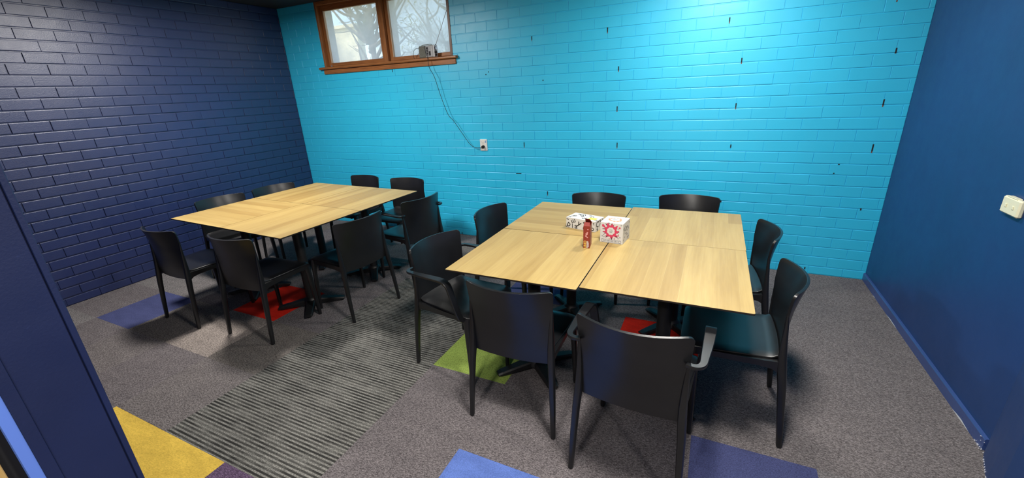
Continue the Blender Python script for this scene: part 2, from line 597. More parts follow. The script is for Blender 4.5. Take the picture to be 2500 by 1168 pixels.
# open (unfilled) perpends and chips in the paint
b = MB(); b2 = MB()
for (x, z, h) in [(4.118, 1.722, .034), (4.118, 1.386, .036), (4.130, 1.063, .040), (3.190, 1.058, .042), (5.071, 1.386, .034), (5.071, 1.061, .026),
                  (3.435, 0.566, .034), (4.953, 2.020, .030), (4.012, 2.038, .034), (3.307, 2.034, .030), (5.071, 1.724, .032), (6.012, 1.720, .034),
                  (6.012, 1.381, .040), (6.012, 1.058, .052), (6.030, 0.586, .018), (5.049, 0.582, .016), (1.628, 1.850, .028), (2.345, 0.012, .03),
                  (5.953, 2.05, .03), (5.75, 0.045, 0.02)]:
    b.box(x - 0.0042, x + 0.0042, -0.0012, 0.02, z - h / 2, z + h / 2)
    if h > .029: b2.box(x - 0.0035, x + 0.0035, -0.0004, 0.02, z - h / 2 - 0.012, z - h / 2)
b.box(3.085, 3.145, -0.0012, 0.02, 0.7525, 0.7605)
for (x, z) in [(2.80, 1.745), (2.83, 1.768), (3.41, 1.66), (5.83, .93), (5.81, .86)]:
    b.add([(x + 0.006 * math.cos(t * PI / 3), -0.0016, z + 0.006 * math.sin(t * PI / 3)) for t in range(6)], [tuple(range(6))])
b.build('open_joint', BLACKHOLE, wall_back)
b2.build('bare_mortar', RUST, wall_back)

# navy brick wall (left), face x = 0
wl = MB().box(-0.25, -0.0085, HY, 0.004, -0.1, ZC)
wall_left = wl.build('wall_left', NAVY)
tag(wall_left, 'navy blue painted brick wall on the left', kind='structure')
rot_left = Matrix(((0, 0, 1), (1, 0, 0), (0, 1, 0)))       # u->y, v->z, w->x
brick_wall(wall_left, NAVY, lambda u, z, w_: Vector((w_, u, z)), rot_left, -4.4, -0.002,
           lambda k: -2.371 + (0 if k % 2 == 1 else BK / 2), [], 0.0012, 0.0011, 0.0034, 0.0095, (0.0012, 0.0025, 0.0045, 0.0080))

# navy plaster wall (right) with its pier and skirting
wr = MB().box(W, W + 0.2, -3.2, 0.0, -0.1, ZC)
tag(wr.build('wall_right', NAVY_R), 'smooth navy blue plaster wall on the right', kind='structure')
pier = [(6.16, -1.855), (6.148, -1.872), (6.135, -1.900), (6.116, -1.955), (6.088, -2.045), (6.06, -2.16), (6.05, -2.3), (6.05, -3.8), (6.45, -3.8), (6.45, -1.855)]
tag(MB().prism(pier, -0.1, ZC).build('wall_right_pier', NAVY_R), 'navy blue pier bulging from the right wall', kind='structure')
sk = MB()
prof = [(W, 0.0), (W - 0.013, 0.0), (W - 0.013, 0.053), (W - 0.009, 0.060), (W, 0.061)]
sk.sweep([[(x, y, z) for x, z in prof] for y in (-0.001, -0.6, -1.2, -1.852)], smooth=False)
bbr = sk.build('baseboard_right', SKIRT)
tag(bbr, 'low blue skirting board along the right wall', kind='structure')
for (ya, yb, zz) in ((-0.60, -0.80, 0.007), (-1.58, -1.74, 0.009), (-0.30, -0.34, 0.004)):
    b = MB()
    n_ = 7
    v_ = [(W - 0.0135, ya + (yb - ya) * i / n_, 0.0005) for i in range(n_ + 1)] + [(W - 0.0135, ya + (yb - ya) * i / n_, 0.0008 + zz * math.sin(PI * i / n_) * rng.uniform(.6, 1)) for i in range(n_ + 1)]
    b.add(v_ + [(x - 0.0006, y, z) for x, y, z in v_], [(i, i + 1, n_ + 2 + i, n_ + 1 + i) for i in range(n_)] + [(2 * n_ + 2 + i, 2 * n_ + 3 + i, 3 * n_ + 4 + i, 3 * n_ + 3 + i) for i in range(n_)])
    b.build('unpainted_edge', CHIP, bbr)
b = MB()
for k in range(46):
    t = rng.random()
    if k < 22: x, y = 6.146 - rng.uniform(0, 0.006), -1.80 - 0.10 * t
    else: x, y = 6.132 - 0.046 * t, -1.905 - 0.14 * t
    s_ = rng.uniform(0.0015, 0.0045)
    z = rng.uniform(0, 0.012) if k > 6 else rng.uniform(0, 0.055)
    b.add([(x - s_, y - s_, z + 0.001), (x + s_, y - s_ * .5, z), (x + s_ * .6, y + s_, z + 0.001), (x, y, z + s_)], [(0, 2, 1), (0, 1, 3), (1, 2, 3), (2, 0, 3)])
ch = b.build('paint_chips', CHIP)
tag(ch, 'flaked white plaster crumbs at the end of the skirting board', 'plaster crumbs', kind='stuff')

# front wall with the opening the picture was taken through: its end is the leaning pillar edge on the left
XJ = 3.40
wf = MB().box(-0.2, XJ - 0.012, YF - 0.145, YF, -0.1, ZC)
tag(wf.build('wall_front', NAVY_P), 'navy wall on the near side, ending at the opening', kind='structure')
j = MB()
j.prism([(XJ - 0.012, YF), (XJ - 0.001, YF), (XJ + 0.0015, YF - 0.002), (XJ + 0.0015, YF - 0.0135), (XJ - 0.004, YF - 0.015), (XJ - 0.004, YF - 0.017), (XJ, YF - 0.0185), (XJ, YF - 0.145), (XJ - 0.012, YF - 0.145)], -0.1, ZC)
tag(j.build('trim_1', NAVY_P), 'scuffed dark navy jamb lining of the opening', kind='structure')
tag(MB().prism([(XJ - 0.05, YF - 0.1452), (XJ - 0.0005, YF - 0.1452), (XJ + 0.0025, YF - 0.1468), (XJ + 0.0025, YF - 0.173), (XJ - 0.05, YF - 0.173)], -0.1, ZC).build('trim_2', NAVY_P), 'dark navy stop beside the jamb lining', kind='structure')
tag(MB().box(XJ - 0.05, XJ + 0.0005, YF - 0.197, YF - 0.1735, -0.1, ZC).build('trim_3', STRIPB), 'frame edge strip, coloured light blue for the hall light it catches', kind='structure')
tag(MB().box(XJ - 0.06, XJ - 0.02, YF - 0.225, YF - 0.1975, -0.1, ZC).build('trim_4', RUBBER_GAP), 'black strip painted for the dark gap beside the light blue strip', kind='structure')  # black strip stands in for the darkness seen through the gap
d1 = MB().cbox(XJ - 0.055, XJ - 0.012, YF - 0.98, YF - 0.226, 0.0, 2.06, 0.002).build('door_1', DOORW)
tag(d1, 'pale timber door leaf folded back into the hall', kind='structure')
# the hall behind the camera
hw = MB().box(-0.2, 9.0, HY - 0.15, HY, -0.1, ZC).box(9.0, 9.2, HY, -3.0, -0.1, ZC).box(6.45, 9.2, -3.4, -3.2, -0.1, ZC)
tag(hw.build('wall_hall', HALLW), 'pale grey hall wall', kind='structure')

# ------------------------------------------------------------------ window
win = empty('window_1', ((WX0 + WX1) / 2, 0.0, WZ0))
tag(win, 'stained timber two-pane window high in the turquoise wall', kind='structure')
wx = (WX0 + WX1) / 2


def wpart(name, x0, x1, y0, y1, z0, z1, mat, c=0.002, parent=None):
    p = MB().cbox(x0 - wx, x1 - wx, y0, y1, z0 - WZ0, z1 - WZ0, c).build(name, mat, parent or win)
    return p


ZS = 1.945
b = MB()
prof = [(-0.042, ZS - 0.024), (-0.046, ZS - 0.016), (-0.044, ZS - 0.006), (-0.038, ZS), (0.15, ZS + 0.008), (0.15, ZS - 0.026), (-0.036, ZS - 0.026)]
b.sweep([[(x - wx, y, z - WZ0) for y, z in prof] for x in (0.562, 2.488)], smooth=False)
b.build('sill', STAINX, win)
wpart('apron', 0.605, 2.466, -0.016, 0.03, 1.868, ZS - 0.026, STAINX)
wpart('jamb', WX0, WX0 + 0.028, -0.004, 0.14, ZS, ZC - 0.002, STAINZ)
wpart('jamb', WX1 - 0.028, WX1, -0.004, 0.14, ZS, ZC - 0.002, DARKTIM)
wpart('head', WX0 + 0.028, WX1 - 0.028, -0.004, 0.14, 2.60, ZC - 0.002, STAINX)
wpart('mullion', 1.515, 1.588, 0.004, 0.14, ZS, 2.60, STAINZ)
for k, (xa, xb) in enumerate([(WX0 + 0.028, 1.515), (1.588, WX1 - 0.028)]):
    sash = empty('sash', (0, 0, 0)); sash.parent = win
    sw = 0.045
    for nm, a in (('stile', (xa, xa + sw, 0.045, 0.085, ZS + 0.008, 2.60)), ('stile', (xb - sw * 0.6, xb, 0.045, 0.085, ZS + 0.008, 2.60)),
                  ('rail', (xa + sw, xb - sw * 0.6, 0.045, 0.085, ZS + 0.008, ZS + 0.045)), ('rail', (xa + sw, xb - sw * 0.6, 0.045, 0.085, 2.545, 2.60))):
        wpart(nm, *a, STAINZ if nm == 'stile' else STAINX, 0.003, sash)
    # a lighter bead inside the stile
    wpart('glazing_bead', xa + sw, xa + sw + 0.008, 0.040, 0.066, ZS + 0.045, 2.545, plain('bare_bead_%d' % k, srgb(196, 168, 140), 0.5), 0.001, sash)
    gl = NM('hazy_glass_%d' % k)
    t = gl.n('ShaderNodeBsdfTransparent'); t.inputs['Color'].default_value = (0.97, 0.98, 0.98, 1)
    tr = gl.n('ShaderNodeBsdfTranslucent'); tr.inputs['Color'].default_value = (0.80, 0.775, 0.73, 1)
    gls = gl.n('ShaderNodeBsdfGlossy'); gls.inputs['Roughness'].default_value = 0.08
    mx = gl.n('ShaderNodeMixShader'); mx2 = gl.n('ShaderNodeMixShader'); mx2.inputs[0].default_value = 0.03
    nz = gl.noise(gl.coord('Object', (1, 1, 1)), 3.5, 4)
    mr = gl.n('ShaderNodeMapRange'); mr.inputs['From Min'].default_value = 0.3; mr.inputs['From Max'].default_value = 0.7
    mr.inputs['To Min'].default_value = 0.42 + 0.16 * k; mr.inputs['To Max'].default_value = 0.70 + 0.14 * k
    gl.l(nz, mr.inputs['Value']); gl.l(mr.outputs[0], mx.inputs[0])
    gl.l(t.outputs[0], mx.inputs[1]); gl.l(tr.outputs[0], mx.inputs[2])
    gl.l(mx.outputs[0], mx2.inputs[1]); gl.l(gls.outputs[0], mx2.inputs[2]); gl.l(mx2.outputs[0], gl.out.inputs['Surface'])
    MB().box(xa + sw - 0.004 - wx, xb - sw * 0.6 + 0.004 - wx, 0.066, 0.070, ZS + 0.041 - WZ0, 2.55 - WZ0).build('pane', gl.m, sash)
wpart('latch_pin', 0.70, 0.715, 0.02, 0.03, ZS, ZS + 0.02, CHROME, 0.001)
# outside reveal and sill of the opening
OUTB = plain('outside_brick', srgb(150, 140, 132), 0.9, nscale=20)
wpart('outer_reveal', WX0 - 0.01, 0.632, 0.141, 0.235, WZ0 + 0.001, ZC - 0.002, OUTB, 0.002)
wpart('outer_reveal', 1.512, 1.592, 0.141, 0.232, WZ0 + 0.001, ZC - 0.002, OUTB, 0.002)

# ------------------------------------------------------------------ tables
ZT = 0.740
TS = 0.0


def make_table(size):
    root = empty('square_table')
    h = size / 2
    # thin compact top: oak face over a dark chamfered edge
    ch_ = 0.004
    rc = 0.006
    def ring(e, z):
        pts = []
        for (sx, sy, a0) in ((1, 1, 0), (-1, 1, 90), (-1, -1, 180), (1, -1, 270)):
            for k in range(4):
                a = R(a0 + 30 * k)
                pts.append((sx * (e - rc) + rc * math.cos(a), sy * (e - rc) + rc * math.sin(a), z))
        return pts
    top = MB().sweep([ring(h - 0.0016, -0.0012), ring(h - 0.0008, 0.0)], cap=True, smooth=False).build('table_top', OAK, root, (0, 0, ZT))
    MB().sweep([ring(h - 0.004, -0.0100), ring(h, -0.0070), ring(h, -0.0012)], smooth=False).build('edge_core', TEDGE, top)
    MB().box(-0.19, 0.19, -0.028, 0.028, ZT - 0.026, ZT - 0.0102).box(-0.028, 0.028, -0.19, 0.19, ZT - 0.026, ZT - 0.0102).build('top_bracket', IRON, root)
    col = MB().lathe([(0.036, 0.05), (0.036, ZT - 0.05), (0.07, ZT - 0.04), (0.07, ZT - 0.0262)], 20).build('column', IRON, root)
    MB().lathe([(0.055, 0.018), (0.062, 0.03), (0.058, 0.055), (0.042, 0.075), (0.037, 0.078)], 20).build('base_hub', IRON, root)
    for k in range(4):
        a = R(45 + 90 * k)
        rings = []
        for (d, hw_, z0, z1) in ((0.03, 0.034, 0.02, 0.062), (0.12, 0.031, 0.016, 0.050), (0.225, 0.028, 0.012, 0.034), (0.25, 0.024, 0.014, 0.028)):
            sec = [(-hw_, z0), (hw_, z0), (hw_, z1 - 0.008), (hw_ - 0.008, z1), (-hw_ + 0.008, z1), (-hw_, z1 - 0.008)]
            rings.append([(d * math.cos(a) - s_ * math.sin(a), d * math.sin(a) + s_ * math.cos(a), z) for s_, z in sec])
        ft = MB().sweep(rings, smooth=False).build('foot', IRON, root)
        MB().lathe([(0.014, 0.0), (0.016, 0.004), (0.012, 0.0125)], 10, (0.225 * math.cos(a), 0.225 * math.sin(a), 0)).build('glide', RUBBER_GAP, ft)
    return root


def qc(pts):
    return (sum(p[0] for p in pts) / 4, sum(p[1] for p in pts) / 4)


tabs = [
    # centre, turn of the table, turn of the grain (quarter turns), label
    ((1.3795, -1.8958), -2.6, 1, 'square oak-topped table in the left block, near left, beside the navy wall'),
    ((2.0788, -1.9275), -2.6, 0, 'square oak-topped table in the left block, near right, over the red carpet tile'),
    ((1.4112, -1.1965), -2.6, 0, 'square oak-topped table in the left block, far left, closest to the room corner'),
    ((2.1105, -1.2282), -2.6, 0, 'square oak-topped table in the left block, far right, in front of turquoise wall'),
    ((4.101, -2.0115), 0.1, 0, 'square oak-topped table in the right block, near left, with the maroon box on it'),
    ((4.803, -1.982), 0.15, 0, 'square oak-topped table in the right block, near right, nearest the camera'),
    ((4.101, -1.3105), -0.1, 1, 'square oak-topped table in the right block, far left, under the letter-printed box'),
    ((4.803, -1.2835), 0.15, 0, 'square oak-topped table in the right block, far right, bare, near the turquoise wall'),
]
proto = make_table(0.698)
for k, (c, a, gq, lab) in enumerate(tabs):
    t = proto if k == 0 else copy_tree(proto)
    t.location = (c[0], c[1], 0)
    t.rotation_euler = (0, 0, R(a) + gq * PI / 2)
    tag(t, lab, 'table', 'square tables of the left block' if k < 4 else 'square tables of the right block')


# ------------------------------------------------------------------ chairs
def lerp(a, b, t): return a + (b - a) * t


def interp(tab, z):
    if z <= tab[0][0]: return tab[0][1]
    for (z0, v0), (z1, v1) in zip(tab, tab[1:]):
        if z <= z1:
            t = (z - z0) / (z1 - z0); t = t * t * (3 - 2 * t) if False else t
            return v0 + (v1 - v0) * t
    return tab[-1][1]


HW_T = [(0.37, 0.187), (0.45, 0.192), (0.55, 0.200), (0.65, 0.208), (0.765, 0.216)]
YC_T = [(0.37, -0.187), (0.45, -0.197), (0.55, -0.208), (0.65, -0.226), (0.72, -0.246), (0.765, -0.262)]
ED_T = [(0.37, 0.005), (0.45, 0.011), (0.55, 0.027), (0.65, 0.048), (0.765, 0.073)]
TOPZ = 0.765


def back_pt(u, z):
    hw_ = interp(HW_T, z)
    return Vector((u * hw_, interp(YC_T, z) + interp(ED_T, z) * u * u, z))


def make_chair(arms):
    root = empty('armchair' if arms else 'chair')
    # back shell ------------------------------------------------
    nu, nv = 20, 16
    us = [-1 + 2 * i / nu for i in range(nu + 1)]
    us = sorted({round(q, 4) for q in us} | {round(sg * q, 4) for sg in (-1, 1) for q in (0.93, 0.955, 0.975, 0.988, 0.996)}); nu = len(us) - 1
    th = 0.0115
    front = []; back = []
    for jv in range(nv + 1):
        for u in us:
            e = max(0.0, (abs(u) - 0.90) / 0.10)
            ztop = TOPZ - 0.002 * u * u - 0.020 * (1 - math.sqrt(max(0, 1 - e * e)))
            zbot = 0.372 + 0.012 * u * u
            z = lerp(zbot, ztop, jv / nv)
            p = back_pt(u, z)
            du = (back_pt(u + 0.02, z) - back_pt(u - 0.02, z)); dz = back_pt(u, z + 0.01) - back_pt(u, z - 0.01)
            n = dz.cross(du).normalized()          # points towards the sitter (+y)
            if n.y < 0: n = -n
            front.append(p + n * th / 2); back.append(p - n * th / 2)
    b = MB(); m_ = nu + 1
    N = len(front)
    f = []
    for jv in range(nv):
        for i in range(nu):
            a = jv * m_ + i
            f.append((a, a + 1, a + 1 + m_, a + m_))
            f.append((N + a, N + a + m_, N + a + 1 + m_, N + a + 1))
    rim = [i for i in range(m_)] + [jv * m_ + nu for jv in range(1, nv + 1)] + [nv * m_ + i for i in range(nu - 1, -1, -1)] + [jv * m_ for jv in range(nv - 1, 0, -1)]
    for a, c in zip(rim, rim[1:] + rim[:1]): f.append((a, c, N + c, N + a))
    b.add(front + back, f, True)
    bk = b.build('backrest', BLACKP, root)
    bv = bk.modifiers.new('edge', 'BEVEL'); bv.width = 0.003; bv.segments = 2; bv.limit_method = 'ANGLE'; bv.angle_limit = R(50)
    # seat ------------------------------------------------------
    nx, ny = 14, 16
    tp = []; bt = []
    for jy in range(ny + 1):
        tt = jy / ny
        for i in range(nx + 1):
            u = -1 + 2 * i / nx
            y = lerp(-0.1885 + 0.010 * u * u, 0.222, tt)
            hw_ = lerp(0.192, 0.217, min(1, tt * 1.3))
            ce = max(0, (tt - 0.86) / 0.14)
            hw2 = hw_ - 0.035 * (1 - math.sqrt(max(0, 1 - ce * ce)))
            z = 0.448 - 0.008 * (1 - u * u) * math.sin(PI * min(1, tt * 1.1)) - 0.020 * max(0, (tt - 0.82) / 0.18) ** 2 + 0.016 * max(0, 1 - tt / 0.10) ** 2
            z -= 0.006 * max(0, abs(u) - 0.85) / 0.15
            tp.append((u * hw2, y, z)); bt.append((u * (hw2 - 0.006), y - 0.004 * (tt > 0.99), z - 0.020))
    m_ = nx + 1; N = len(tp); f = []
    for jy in range(ny):
        for i in range(nx):
            a = jy * m_ + i
            f.append((a, a + 1, a + 1 + m_, a + m_)); f.append((N + a, N + a + m_, N + a + 1 + m_, N + a + 1))
    rim = [i for i in range(m_)] + [jv * m_ + nx for jv in range(1, ny + 1)] + [ny * m_ + i for i in range(nx - 1, -1, -1)] + [jv * m_ for jv in range(ny - 1, 0, -1)]
    for a, c in zip(rim, rim[1:] + rim[:1]): f.append((a, c, N + c, N + a))
    st = MB().add(tp + bt, f, True).build('seat', BLACKP, root)
    bv = st.modifiers.new('edge', 'BEVEL'); bv.width = 0.004; bv.segments = 2; bv.limit_method = 'ANGLE'; bv.angle_limit = R(50)
    # legs ------------------------------------------------------
    def sec(c, a, bb, nseg=10, p=2.6):
        out = []
        for i in range(nseg):
            an = 2 * PI * i / nseg + PI / nseg
            ca, sa = math.cos(an), math.sin(an)
            out.append((c[0] + a * math.copysign(abs(ca) ** (2 / p), ca), c[1] + bb * math.copysign(abs(sa) ** (2 / p), sa), c[2]))
        return out
    for s in (-1, 1):
        rings = []
        for (x, y, z, a, bb) in ((0.2215, -0.2400, 0.0, 0.0105, 0.0110), (0.2210, -0.2385, 0.012, 0.0120, 0.0125), (0.2165, -0.224, 0.16, 0.0138, 0.0150),
                                 (0.2095, -0.207, 0.32, 0.0158, 0.0175), (0.2040, -0.196, 0.40, 0.0168, 0.0190), (0.2020, -0.190, 0.46, 0.0160, 0.0170),
                                 (0.2025, -0.186, 0.53, 0.0130, 0.0130), (0.2040, -0.1835, 0.60, 0.0090, 0.0090), (0.2060, -0.180, 0.66, 0.0050, 0.0050)):
            rings.append(sec((s * x, y, z), a, bb))
        MB().sweep(rings).build('leg', BLACKP, root)
        rings = []
        for (x, y, z, a, bb) in ((0.2120, 0.196, 0.0, 0.0105, 0.0110), (0.2118, 0.1955, 0.012, 0.0120, 0.0125), (0.2080, 0.190, 0.2, 0.0140, 0.0150),
                                 (0.2030, 0.184, 0.36, 0.0160, 0.0185), (0.1990, 0.180, 0.405, 0.018, 0.024), (0.1960, 0.176, 0.428, 0.0185, 0.030)):
            rings.append(sec((s * x, y, z), a, bb))
        MB().sweep(rings).build('leg', BLACKP, root)
        rings = []
        for (y, x, z0, z1) in ((-0.184, 0.2010, 0.380, 0.438), (-0.160, 0.2020, 0.396, 0.436), (-0.12, 0.2025, 0.402, 0.434), (0.10, 0.2035, 0.402, 0.432), (0.15, 0.2025, 0.397, 0.430), (0.178, 0.200, 0.380, 0.428)):
            rings.append([(s * (x - 0.009), y, z0), (s * (x + 0.009), y, z0), (s * (x + 0.011), y, z1), (s * (x - 0.009), y, z1)])
        MB().sweep(rings, smooth=False).build('side_rail', BLACKP, root)
    MB().box(-0.19, 0.19, 0.160, 0.180, 0.398, 0.430).build('front_rail', BLACKP, root)
    for s in ((-1, 1) if arms else ()):
        path = [(0.198, -0.196, 0.648), (0.222, -0.200, 0.648), (0.240, -0.192, 0.648), (0.250, -0.174, 0.6485), (0.252, -0.14, 0.649), (0.254, -0.04, 0.6515), (0.254, 0.045, 0.653),
                (0.2535, 0.085, 0.650), (0.2525, 0.110, 0.637), (0.251, 0.124, 0.612), (0.247, 0.140, 0.55), (0.240, 0.156, 0.48), (0.228, 0.166, 0.432), (0.210, 0.170, 0.410)]
        wd = [0.009, 0.010, 0.011, 0.0125, 0.014, 0.019, 0.021, 0.021, 0.021, 0.0205, 0.0195, 0.0185, 0.018, 0.018]
        pts = [Vector((s * p[0], p[1], p[2])) for p in path]
        wv_ = [p.z for p in smooth_path([(0, 0, q) for q in wd], 4)]
        kf = 7 * 4
        pts = smooth_path(pts, 4); wd = wv_
        rings = []
        for k, p in enumerate(pts):
            t = (pts[min(k + 1, len(pts) - 1)] - pts[max(k - 1, 0)]).normalized()
            th_ = Vector((t.x, t.y, 0))
            if k >= kf: th_ = Vector((0, 1, 0))
            th_.normalize()
            wdv = th_.cross(Vector((0, 0, 1))).normalized()
            nrm = wdv.cross(t).normalized()
            a, hh = wd[k], 0.0065
            rings.append([p + wdv * (a * cx_) + nrm * (hh * cy_) for cx_, cy_ in ((-1, -0.7), (-0.9, -1), (0.9, -1), (1, -0.7), (1, 0.7), (0.9, 1), (-0.9, 1), (-1, 0.7))])
        MB().sweep(rings).build('armrest', BLACKP, root)
    return root


plainc = make_chair(False)
armc = make_chair(True)
chairs = [
    (1.336, -2.278, -0.9, 0, 'black plastic chair on the left block\'s near side, leftmost chair in the room', 'L'),
    (2.069, -2.229, 3.0, 0, 'black plastic chair on the left block\'s near side, standing over the red carpet tile', 'L'),
    (2.428, -1.771, 81.5, 0, 'black plastic chair on the left block\'s right side, without armrests, rear legs on striped carpet', 'L'),
    (2.515, -1.125, 79.9, 1, 'black plastic armchair on the left block\'s right side, nearer the turquoise wall', 'L'),
    (1.455, -0.709, 176.1, 0, 'black chair behind the left block by the turquoise wall, nearer the room corner', 'L'),
    (2.072, -0.728, 181.2, 0, 'black chair behind the left block by the turquoise wall, farther from the corner', 'L'),
    (0.949, -1.704, -100.2, 0, 'black chair between left block and navy brick wall, the nearer of two', 'L'),
    (1.008, -1.199, -103.4, 0, 'black chair between left block and navy brick wall, the farther of two', 'L'),
    (3.677, -1.358, -95.5, 0, 'black chair on the right block\'s left side, the farther one, in front of turquoise wall', 'R'),
    (3.665, -2.068, -98.9, 1, 'black plastic armchair on the right block\'s left side, beside the green carpet tile', 'R'),
    (4.156, -2.272, 1.6, 0, 'black chair on the right block\'s near side, back to camera, no armrests', 'R'),
    (4.749, -2.407, -3.9, 1, 'black armchair on the right block\'s near side, largest and closest to the camera', 'R'),
    (5.111, -1.941, 90.0, 0, 'black chair on the right block\'s right side, the nearer one, pulled against table', 'R'),
    (5.079, -1.302, 95.6, 0, 'black chair on the right block\'s right side, the farther one, before turquoise wall', 'R'),
    (4.156, -0.906, 184.5, 0, 'black chair behind the right block, left one, behind the letter-printed box', 'R'),
    (4.820, -0.811, 182.1, 0, 'black chair behind the right block, right one, nearer the right wall', 'R'),
]
first = {0: True, 1: True}
for (x, y, a, arm, lab, g) in chairs:
    src = armc if arm else plainc
    c = src if first[arm] else copy_tree(src)
    first[arm] = False
    c.location = (x, y, 0); c.rotation_euler = (0, 0, R(a))
    tag(c, lab, 'chair', 'chairs around the left table block' if g == 'L' else 'chairs around the right table block')


# ------------------------------------------------------------------ printed boxes on the right block
def text_mesh(s, size, ext=0.0):
    cu = bpy.data.curves.new('t', 'FONT')
    cu.body = s; cu.size = size; cu.align_x = 'CENTER'; cu.align_y = 'CENTER'; cu.extrude = ext; cu.offset = size * 0.010
    cu.resolution_u = 3
    o = bpy.data.objects.new('t', cu); COL.objects.link(o)
    bpy.context.view_layer.update()
    dg = bpy.context.evaluated_depsgraph_get()
    m = bpy.data.meshes.new_from_object(o.evaluated_get(dg))
    v = [p.co.copy() for p in m.vertices]; f = [tuple(p.vertices) for p in m.polygons]
    bpy.data.objects.remove(o); bpy.data.curves.remove(cu); bpy.data.meshes.remove(m)
    return v, f


def put(mb, vf, face, u, v, rot=0.0, sx=1.0, sy=1.0, lift=0.0004, lim=None):
    """lay a flat figure on a face; face = (origin, udir, vdir)"""
    o_, ud, vd = face
    n = ud.cross(vd)
    ca, sa = math.cos(rot), math.sin(rot)
    out = []
    for p in vf[0]:
        a, b_ = p.x * sx, p.y * sy
        a, b_ = a * ca - b_ * sa, a * sa + b_ * ca
        pu, pv = u + a, v + b_
        if lim: pu, pv = max(-lim[0], min(lim[0], pu)), max(-lim[1], min(lim[1], pv))
        out.append(o_ + ud * pu + vd * pv + n * lift)
    mb.add(out, vf[1])


def faces_of(wx_, dy_, hz_):
    V = Vector
    return {'front': (V((0, -dy_ / 2, hz_ / 2)), V((1, 0, 0)), V((0, 0, 1))),
            'right': (V((wx_ / 2, 0, hz_ / 2)), V((0, 1, 0)), V((0, 0, 1))),
            'left': (V((-wx_ / 2, 0, hz_ / 2)), V((0, -1, 0)), V((0, 0, 1))),
            'back': (V((0, dy_ / 2, hz_ / 2)), V((-1, 0, 0)), V((0, 0, 1))),
            'top': (V((0, 0, hz_)), V((1, 0, 0)), V((0, 1, 0)))}


def shape(pts):
    return [Vector((p[0], p[1], 0)) for p in pts], [tuple(range(len(pts)))]


def fan(pts):
    n = len(pts)
    return [Vector((0, 0, 0))] + [Vector((p[0], p[1], 0)) for p in pts], [(0, 1 + i, 1 + (i + 1) % n) for i in range(n)]


def annulus(r0, r1, n=24, sq=1.0):
    v = [Vector((r * math.cos(2 * PI * i / n), sq * r * math.sin(2 * PI * i / n), 0)) for r in (r0, r1) for i in range(n)]
    return v, [(i, (i + 1) % n, n + (i + 1) % n, n + i) for i in range(n)]


# box printed with letters
bw, bd, bh = 0.207, 0.116, 0.070
yaw_b = math.atan2(-0.050, 0.20)
cxb, cyb = 4.133, -1.524
ux = Vector((math.cos(yaw_b), math.sin(yaw_b), 0)); uy = Vector((-math.sin(yaw_b), math.cos(yaw_b), 0))
ctr = Vector((cxb, cyb, ZT)) + ux * bw / 2 + uy * bd / 2
lb = empty('letter_box', ctr, yaw_b)
tag(lb, 'white cardboard box printed with black letters and a yellow patch, lying on table', 'box')
MB().cbox(-bw / 2, bw / 2, -bd / 2, bd / 2, 0.0, bh, 0.0012).build('carton', CARDW, lb)
F = faces_of(bw, bd, bh)
mb = MB()
for (fc, ch_, u, v, sz, rt_) in [('front', 'p', -0.082, -0.008, .050, -25), ('front', 'm', -0.050, 0.012, .042, 200), ('front', 'l', -0.057, -0.018, .040, 4), ('front', 'a', -0.032, -0.016, .046, 4),
                                 ('front', 'y', -0.006, 0.006, .052, -28), ('front', 'n', 0.030, 0.016, .040, 35), ('front', 'r', 0.060, 0.010, .046, -50), ('front', 'e', 0.028, -0.018, .042, 12),
                                 ('front', 'o', 0.085, -0.014, .040, 0), ('front', 't', -0.094, 0.024, .030, 60), ('front', 'i', -0.088, -0.030, .026, 80), ('front', 'r', 0.094, 0.020, .030, 30),
                                 ('top', 'm', -0.030, 0.030, .046, 30), ('top', 'e', -0.020, 0.000, .040, 160), ('top', 'w', 0.010, -0.026, .044, 20), ('top', 'c', 0.045, 0.020, .044, -60),
                                 ('top', 'h', -0.070, -0.010, .044, 110), ('top', 's', -0.060, 0.035, .040, 70), ('top', 'r', 0.020, 0.040, .036, -20), ('top', 'n', -0.085, -0.040, .036, 10), ('top', 'u', 0.088, -0.030, .038, 90),
                                 ('right', 'C', -0.028, 0.008, .050, -14), ('right', 'r', 0.006, 0.000, .044, -30), ('right', 'a', -0.030, -0.022, .040, 25), ('right', 'd', 0.034, 0.010, .046, 12), ('right', 's', 0.040, -0.020, .036, -20), ('right', 'k', 0.008, 0.024, .034, 40),
                                 ('left', 'e', -0.02, 0.0, .05, 30), ('left', 'g', 0.025, 0.005, .05, -20), ('back', 'w', -.05, 0, .05, 15), ('back', 'o', 0, 0.005, .05, 0), ('back', 'd', .05, -.005, .05, -15)]:
    mb = MB(); put(mb, text_mesh(ch_, sz * 1.08), F[fc], u, v, R(rt_), lim=((bw if fc in ('front', 'back', 'top') else bd) / 2 - 0.001, (bd if fc == 'top' else bh) / 2 - 0.0015))
    mb.build('letter', INK, lb)
mb = MB()
put(mb, shape([(-.026, -.020), (.028, -.022), (.026, .018), (-.024, .020)]), F['top'], 0.062, -0.012, 0, lift=0.0003)
mb.build('yellow_patch', YEL, lb)

# cube with red and orange emblems
cw, cd_, chh = 0.132, 0.132, 0.121
yaw_c = math.atan2(-0.014, 0.132)
ux = Vector((math.cos(yaw_c), math.sin(yaw_c), 0)); uy = Vector((-math.sin(yaw_c), math.cos(yaw_c), 0))
ctr = Vector((4.401, -1.722, ZT)) + ux * cw / 2 + uy * cd_ / 2
cb = empty('emblem_cube_box', ctr, yaw_c)
tag(cb, 'white cube-shaped box with red burst emblem in front and orange one on top', 'box')
MB().cbox(-cw / 2, cw / 2, -cd_ / 2, cd_ / 2, 0.0, chh, 0.001).build('carton', CARDW, cb)
F = faces_of(cw, cd_, chh)
r9 = random.Random(3)


